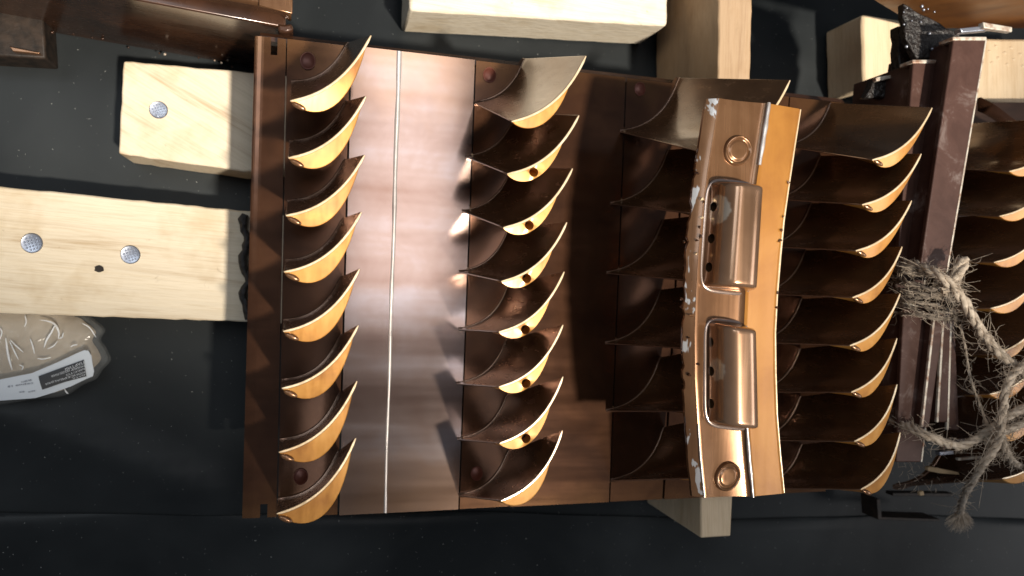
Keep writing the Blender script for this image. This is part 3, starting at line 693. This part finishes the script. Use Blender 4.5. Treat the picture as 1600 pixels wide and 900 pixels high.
# ------------------------------------------------------------------ plastic bag with its label
bag = empty('plastic_bag', U(40, 560, ZS), 'clear plastic bag with brown contents and a white label, bottom left', 'bag')
def bagh(x, y):
    return 0
out = [(-120, 470), (60, 470), (128, 488), (146, 498), (164, 514), (158, 530), (167, 545), (173, 562), (160, 578), (150, 592), (128, 602), (104, 617), (60, 623), (-120, 634)]
def blob(name, scale, h, mat, seed, n=26, amp=1.0, smooth=60, cx=20, cy=552):
    rg = np.random.RandomState(seed); ph = rg.rand(12)*6.28; fr = rg.uniform(.04, .16, 12); an = rg.rand(12)*6.28
    P = []
    ring = catmull([Vector((*p, 0)) for p in out+[out[0]]], 6)
    for i in range(15):
        k = i/14; row = []
        for q in ring:
            x = lerp(cx, q.x, k*scale) ; y = lerp(cy, q.y, k*scale)
            hh = h*math.sqrt(max(0, 1-k**2.6))
            wr = sum(math.sin(fr[a]*(x*math.cos(an[a])+y*math.sin(an[a]))+ph[a]) for a in range(12))/3.4
            wr2 = abs(math.sin(.11*x+.05*y+1.2*math.sin(.07*y)))**6
            z = ZS+1.5+hh+amp*(wr*1.5+wr2*1.6)*(1-k**6)
            row.append(U(x, y, z))
        P.append(row)
    return grid(name, P, mat, bag, 0, smooth)
blob('contents', .90, 7.5, M['kraft'], 3, amp=.5)
ring = catmull([Vector((*p, 0)) for p in out+[out[0]]], 14); rg = np.random.RandomState(5)
fold = [(rg.uniform(-100, 160), rg.uniform(480, 630), rg.uniform(0, 3.14), rg.uniform(8, 26), rg.uniform(1.0, 3.2)) for _ in range(46)]
P = []
for i in range(34):
    k = i/33; row = []
    for q in ring:
        x, y = lerp(20, q.x, k), lerp(552, q.y, k); h = 9.5*math.sqrt(max(0, 1-k**2.6)); c = 0
        for (fx, fy, th, ln, am) in fold:             # each fold: a short sharp ridge
            dx, dy = x-fx, y-fy; u_, v_ = dx*math.cos(th)+dy*math.sin(th), -dx*math.sin(th)+dy*math.cos(th)
            c = max(c, am*max(0, 1-abs(v_)/5.5)*max(0, 1-abs(u_)/ln))
        row.append(U(x, y, ZS+1.8+h+(c+.35*math.sin(.5*x+.3*y))*(1-k**5)))
    P.append(row)
grid('film', P, M['film'], bag, 0, 12)
def lab(px, py, dz=0): return U(px, py, ZS+14.5+dz-0.03*max(0, px-60))
top_e = [(-60, 604), (0, 593), (50, 583), (90, 566), (120, 552), (132, 547), (138, 548), (143, 556)]
bot_e = [(-60, 632), (0, 626), (55, 622), (85, 613), (110, 604), (135, 592), (145, 588), (147, 580)]
P = [[lerp(lab(*a), lab(*b), i/4)+Vector((0, 0, .6*math.sin(math.pi*i/4))) for a, b in zip(top_e, bot_e)] for i in range(5)]
lb = grid('label', P, M['paper'], bag, .25, 60)
P = [[lerp(lab(*a, .9), lab(*b, .9), i/3)+Vector((0, 0, .35*math.sin(math.pi*i/3))) for a, b in (((60, 588), (66, 609)), ((95, 575), (101, 597)), ((131, 562), (135, 588)))] for i in range(4)]
grid('black_panel', P, M['ink'], lb, .2, 60)
def text(s, px0, py0, px1, py1, size_px, mat, dz):
    """upside-down print: starts at (px0,py0) and reads towards (px1,py1)"""
    cu = bpy.data.curves.new('print', 'FONT'); cu.body = s; cu.size = 1.0; cu.extrude = 0.01
    ob = bpy.data.objects.new('print', cu); COL.objects.link(ob); dg = bpy.context.evaluated_depsgraph_get()
    me = bpy.data.meshes.new_from_object(ob.evaluated_get(dg), depsgraph=dg); bpy.data.objects.remove(ob)
    a, b = lab(px0, py0, dz), lab(px1, py1, dz); wd = max(v.co.x for v in me.vertices); ex = (b-a)/wd
    hv = (U(px0, py0+size_px, ZS+14)-U(px0, py0, ZS+14)).length; ey = Vector((0, 0, 1)).cross(ex.normalized())*hv/0.72
    vs = [a + ex*v.co.x + ey*v.co.y + Vector((0, 0, v.co.z*6)) for v in me.vertices]; fs = [list(p.vertices) for p in me.polygons]
    bpy.data.meshes.remove(me)
    return mesh_obj('print', vs, fs, mat, lb)
text('ПАРТИЯ', 131, 564, 101, 575.5, 4.2, M['white_print'], 1.55)
text('НОМЕР ИЗДЕЛИЯ', 132, 570, 80, 586.5, 3.0, M['white_print'], 1.55)
text('МЕСТО', 132.5, 574.5, 103, 585, 2.6, M['white_print'], 1.55)
text('КОНСЕРВАЦИЯ', 133, 580, 71, 599, 2.8, M['white_print'], 1.55)
text('ДАТА', 133.5, 584.5, 113, 590.5, 2.0, M['white_print'], 1.55)
text('08.2014', 49, 592.5, 33, 596, 2.6, M['grey_print'], .9); text('серия 15', 52, 597.5, 12, 603, 2.6, M['grey_print'], .9)
text('шт', 55, 610, 43, 611.5, 2.4, M['grey_print'], .9); text('вес', 38, 611, 30, 612, 2.4, M['grey_print'], .9)

# white tubes that paint the glints on the film
m, nt, b = new_mat('painted_film_glint'); M['fold'] = m; b.inputs['Base Color'].default_value = (0.95, 0.95, 0.94, 1); b.inputs['Roughness'].default_value = 0.25; b.inputs['Coat Weight'].default_value = 0.6  # 'fold' is the white colour of the painted film glints
for k, ln in enumerate([[(9, 528), (13, 555), (19, 578)], [(15, 533), (22, 548), (29, 562)], [(16, 531), (26, 541), (37, 551)], [(39, 492), (41, 503), (38, 511)], [(62, 500), (76, 502), (86, 507), (92, 519), (91, 529)],
        [(86, 508), (80, 520), (73, 531), (69, 543)], [(47, 529), (51, 540), (54, 553)], [(110, 542), (116, 539), (121, 539)], [(91, 529), (97, 527), (99, 520)], [(0, 512), (3, 520), (-2, 534)], [(74, 545), (83, 541), (90, 533)], [(30, 570), (36, 573), (34, 578)], [(58, 560), (68, 561), (80, 558)], [(128, 505), (140, 512), (150, 527)], [(100, 606), (104, 613), (107, 615)]]):
    pts = catmull([U(x, y, ZS+12.2-.02*abs(x-40)) for x, y in ln], 5); n_ = len(pts)
    tv, tf = tube(pts, [(.06+.42*math.sin(math.pi*(i+.5)/n_))*(1.1 if k in (0, 4, 5) else .7) for i in range(n_)], 6)
    mesh_obj('film_glint', tv, tf, M['fold'], bag, 60)

# ------------------------------------------------------------------ painted channels tied with twine
def channel(name, poly, zt, zb, label, flange=True, mat='paint', group=None):
    e = empty(name, U(*poly[0], zb), label, 'steel channel', group)
    o = prism('web', poly, zt, zt-2.5, M[mat], e, .5)
    (ax, ay), (bx, by), (cx, cy), (dx, dy) = poly           # a,b top edge; c,d bottom edge (c right)
    wv = 5
    prism('side_leg', [(ax, ay), (ax+wv, ay+.3), (dx+wv, dy), (dx, dy)], zt-2.7, zb, M[mat], e, .4)
    prism('side_leg', [(bx-wv, by), (bx, by), (cx, cy), (cx-wv, cy)], zt-2.7, zb, M[mat], e, .4)
    prism('pale_edge', [(bx-1, by), (bx+1.5, by), (cx+1.5, cy), (cx-1, cy)], zt+.25, zt-1.6, M['cut'], e, .2)  # paler strip along the right edge
    prism('cut_end', [(ax-1, ay-5), (bx+1, by-5), (bx+1, by+1), (ax-1, ay+1)], zt+.4, zt-8, M['cut'], e, .4)
    return e
channel('steel_channel', [(1490, 62), (1541, 62), (1480, 425), (1437, 425)], 46, 2, 'chocolate painted steel channel, upper right, its cut end showing')
channel('steel_channel', [(1427, 98), (1502, 98), (1440, 470), (1398, 470)], 34, -10, 'chocolate painted steel channel under the upper one, left of it')
channel('steel_channel', [(1412, 478), (1468, 478), (1440, 722), (1400, 722)], 42, -8, 'chocolate painted channel below the twine binding')
for i, (p, z) in enumerate([([(1461, 480), (1478, 480), (1452, 668), (1440, 668)], 47), ([(1474, 486), (1486, 486), (1481, 660), (1464, 660)], 44), ([(1485, 500), (1492, 500), (1499, 672), (1480, 672)], 40)]):
    o = prism('steel_strip', p, z, z-5, M['paint'], None, .5)
    tag(o, ['thin brown strip fanning left from the twine binding', 'thin brown strip in the middle of the fan', 'thin brown strip fanning right below the twine'][i], 'steel strip', 'strips fanning out below the twine')
    a, b = p[0], p[3]; e_ = prism('pale_edge', [(a[0]-.5, a[1]), (a[0]+3, a[1]), (b[0]+3, b[1]), (b[0]-.5, b[1])], z+.5, z-1, M['cut'], o, .3)  # paler strip along one edge
# dark welded lug and scraps at the top of the channels
def lump(name, pts, rads, mat, label, cat, seg=7):
    tv, tf = tube([U(*p) for p in pts], rads, seg); o = mesh_obj(name, tv, tf, M[mat], None, 30); return tag(o, label, cat)
lug = empty('welded_lug', U(1450, 60, 10), 'black burnt welded lug between the pine block and the channel ends', 'lug')
prism('lug_plate', rough_edge([(1412, 5), (1440, 22), (1500, 52), (1498, 90), (1432, 92), (1416, 60)], 10, 2.0, 4), 30, 26, M['char'], lug, .6)
prism('lug_post', rough_edge([(1404, 40), (1428, 46), (1428, 150), (1408, 150)], 12, 2.0, 9), 20, 14, M['char'], lug, .6)
for i in range(14):
    x, y = random.uniform(1412, 1490), random.uniform(8, 80); c = U(x, y, 31); r = random.uniform(.4, 1.0)
    bm = bmesh.new(); bmesh.ops.create_icosphere(bm, subdivisions=1, radius=r*MM); vs = [v.co/MM+c for v in bm.verts]; bm.verts.index_update(); fs = [[v.index for v in f.verts] for f in bm.faces]; bm.free()
    mesh_obj('weld_grain', vs, fs, M['nail'], lug, 60)
o = prism('steel_offcut', [(1536, 34), (1582, 42), (1582, 50), (1538, 44)], 52, 49, M['cut'], None, .4); tag(o, 'small reddish steel offcut above the channel end', 'offcut')
o = prism('steel_offcut', [(1500, 44), (1545, 39), (1548, 47), (1503, 51)], 50, 46, M['nail'], None, .4); tag(o, 'small grey steel offcut touching the channel end', 'offcut')
clip = empty('black_clip', U(1385, 140, 0), 'black ragged clip in front of the small pine block', 'clip')
prism('clip_body', rough_edge([(1352, 152), (1366, 122), (1410, 118), (1414, 152)], 9, 1.5, 5), 14, 9, M['char'], clip, .6)
prism('clip_edge', rough_edge([(1368, 121), (1414, 113), (1416, 118), (1370, 127)], 9, .8, 6), 17, 14.2, M['cut'], clip, .3)
# orange plate at the top right
P = [[U(x, y, 30-max(0, y+4)*1.5 + 4*math.sin((x-1300)*.01)) for x in np.linspace(1345+max(0, y+20)*1.6, 1800, 20)] for y in np.linspace(-120, 42, 24)]
M['amber'] = lacquer('amber_curved_plate', (0.13, 0.045, 0.015), (0.22, 0.085, 0.022), (0.30, 0.12, 0.03), metal=0.3, rough=(0.4, 0.5), coat=0.0, spec=0.3, scale=(60, 200, 60), bstr=0.0)
tp = grid('curved_plate', P, M['amber'], None, 2.5, 40); tag(tp, 'orange brown curved plate at the top right corner', 'metal plate')

# scraps at the foot of the channels
def scrap(name, poly, zt, th, mat, label, cat='offcut'):
    o = prism(name, poly, zt, zt-th, M[mat], None, .3); return tag(o, label, cat)
scrap('wood_splinter', [(1450, 731), (1454, 729), (1498, 738), (1500, 742), (1470, 740), (1451, 736)], 20, 2.5, 'splinter', 'pale wood splinter lying under the frayed twine', 'splinter')
scrap('wood_chip', [(1437, 769), (1443, 767), (1445, 774), (1438, 775)], 6, 2, 'splinter', 'tiny pale wood chip below the long splinter', 'splinter')
scrap('steel_offcut', [(1497, 716), (1534, 713), (1535, 717), (1498, 720)], 30, 2, 'cut', 'thin reddish steel offcut beside the knot of twine')
scrap('steel_offcut', [(1468, 706), (1490, 704), (1491, 710), (1469, 712)], 30, 3, 'nail', 'short blue grey steel offcut beside the knot of twine')
scrap('steel_bracket', [(1370, 780), (1372, 812), (1468, 815), (1469, 811), (1378, 808), (1376, 780)], -50, 14, 'dark_iron', 'dark angle bracket on the sheet at the bottom right', 'bracket')
scrap('steel_bar', [(1395, 770), (1490, 771), (1490, 776), (1395, 775)], -45, 6, 'dark_iron', 'dark narrow bar lying above the angle bracket', 'steel bar')

# ------------------------------------------------------------------ jute twine
tw = empty('jute_twine', U(1500, 600, 40), 'frayed grey jute twine tied round the painted channels', 'twine')
fib = []
def rope(path, z, r, strands=3, twist=.55, fuzz=26, mat='jute'):
    pts = catmull([U(x, y, (zz if zz is not None else z)) for x, y, zz in [(p + (None,))[:3] for p in path]], 9)
    r = r*.82; fuzz = fuzz*1.9
    parts = []; n = len(pts); run = 0; S = []
    for i, p in enumerate(pts):
        if i: run += (p-pts[i-1]).length
        S.append(run)
    fr = []
    for i, p in enumerate(pts):
        t = (pts[min(i+1, n-1)]-pts[max(i-1, 0)]).normalized(); a = t.cross(Vector((0, 0, 1))).normalized(); b = t.cross(a); fr.append((a, b, t))
    for k in range(strands):
        q = []
        for i, p in enumerate(pts):
            th = S[i]*twist/r*1.1 + 2*math.pi*k/strands; wob = 1+.18*math.sin(S[i]*.9+k*2)
            q.append(p + (fr[i][0]*math.cos(th) + fr[i][1]*math.sin(th))*(r*.5*wob))
        parts.append(tube(q, [r*.60*(1+.15*math.sin(S[i]*1.7+k)) for i in range(n)], 6))
    v, f = merge(parts); mesh_obj('strand', v, f, M[mat], tw, 60)
    for _ in range(int(fuzz*run/10)):
        i = random.randrange(n); a, b, t = fr[i]; th = random.uniform(0, 6.28)
        d = a*math.cos(th)+b*math.sin(th); p0 = pts[i]+d*r*.8; ln = random.expovariate(1/2.6)+.8
        p1 = p0+d*ln*.5+t*random.uniform(-1, 1)*ln*.7; p2 = p1+d*ln*random.uniform(-.3, .5)+t*random.uniform(-1, 1)*ln+Vector((0, 0, random.uniform(-.5, .5)*ln))
        fib.append((p0, p1, p2))
rope([(1388, 655, 30), (1420, 668, 46), (1455, 683, 54), (1500, 697, 50), (1540, 676, 50), (1580, 648, 52), (1640, 615, 50)], 50, 2.3)
rope([(1398, 408, 20), (1430, 415, 44), (1470, 432, 58), (1500, 462, 60), (1530, 512, 58), (1562, 552, 56), (1612, 590, 50)], 55, 2.6)
rope([(1640, 545, 56), (1600, 570, 58), (1574, 600, 60), (1566, 650, 60), (1560, 690, 58), (1530, 735, 50), (1508, 772, 30), (1500, 800, 10)], 58, 2.1)
rope([(1562, 672, 58), (1572, 705, 54), (1590, 728, 46), (1630, 752, 30)], 50, 2.0)
rope([(1540, 690, 52), (1585, 668, 52), (1640, 640, 52)], 52, 1.9)
rope([(1470, 455, 56), (1490, 440, 58), (1500, 418, 58), (1506, 408, 56)], 58, 3.2)
m, nt, b = new_mat('dirty_jute'); M['jute_dark'] = m
v = coords(nt, (1, 1, 1)); n_ = noise(nt, v, 200, 5); r = ramp(nt, [(0.35, (0.05, 0.038, 0.03)), (0.7, (0.30, 0.24, 0.18))]); nt.links.new(n_.outputs[0], r.inputs[0]); nt.links.new(r.outputs[0], b.inputs['Base Color']); b.inputs['Roughness'].default_value = 0.9
rw = random.Random(4)
for k in range(10):                         # slack dirty turns round the channels
    y = 420+k*7.5+rw.uniform(-4, 4); e = lambda q: rw.uniform(-q, q)
    rope([(1386, y-4+e(5), 10), (1404, y+e(5), 42), (1434, y+7+e(6), 51+e(3)), (1466, y+12+e(6), 52+e(3)), (1488, y+16+e(6), 38), (1494, y+20, 8)], 50, rw.uniform(.7, 1.5), 2, .35, 4, 'jute_dark')
rope([(1500, 508, 50), (1508, 540, 46), (1516, 590, 44), (1530, 630, 44), (1544, 668, 50)], 45, .7, 2, .4, 14)
for _ in range(420):                        # frayed brush end
    a = random.uniform(0, 6.28); r = random.uniform(0, 1)**.6
    x, y = 1499+24*r*math.cos(a), 818+17*r*math.sin(a); p0 = U(1500+random.uniform(-4, 4), 800+random.uniform(-3, 3), 6); p2 = U(x, y, random.uniform(-6, 8)); fib.append((p0, (p0+p2)/2+Vector((random.uniform(-2, 2), random.uniform(-2, 2), random.uniform(0, 3))), p2))
for _ in range(60):                         # stray hairs by the splinters
    x, y = random.uniform(1400, 1470), random.uniform(700, 770); p0 = U(x, y, 12); d = Vector((random.uniform(-1, 1), random.uniform(-1, 1), random.uniform(-.3, .5)))*random.uniform(2, 7); fib.append((p0, p0+d*.5+Vector((0, 0, 1)), p0+d))
parts = []
for p0, p1, p2 in fib:
    parts.append(tube([p0, bez2(p0, p1*1.0, p2, .35), bez2(p0, p1, p2, .7), p2], [.13, .12, .10, .06], 3))
v, f = merge(parts); fo = mesh_obj('loose_fibre', v, f, M['jute'], tw, 80); fo['kind'] = 'stuff'
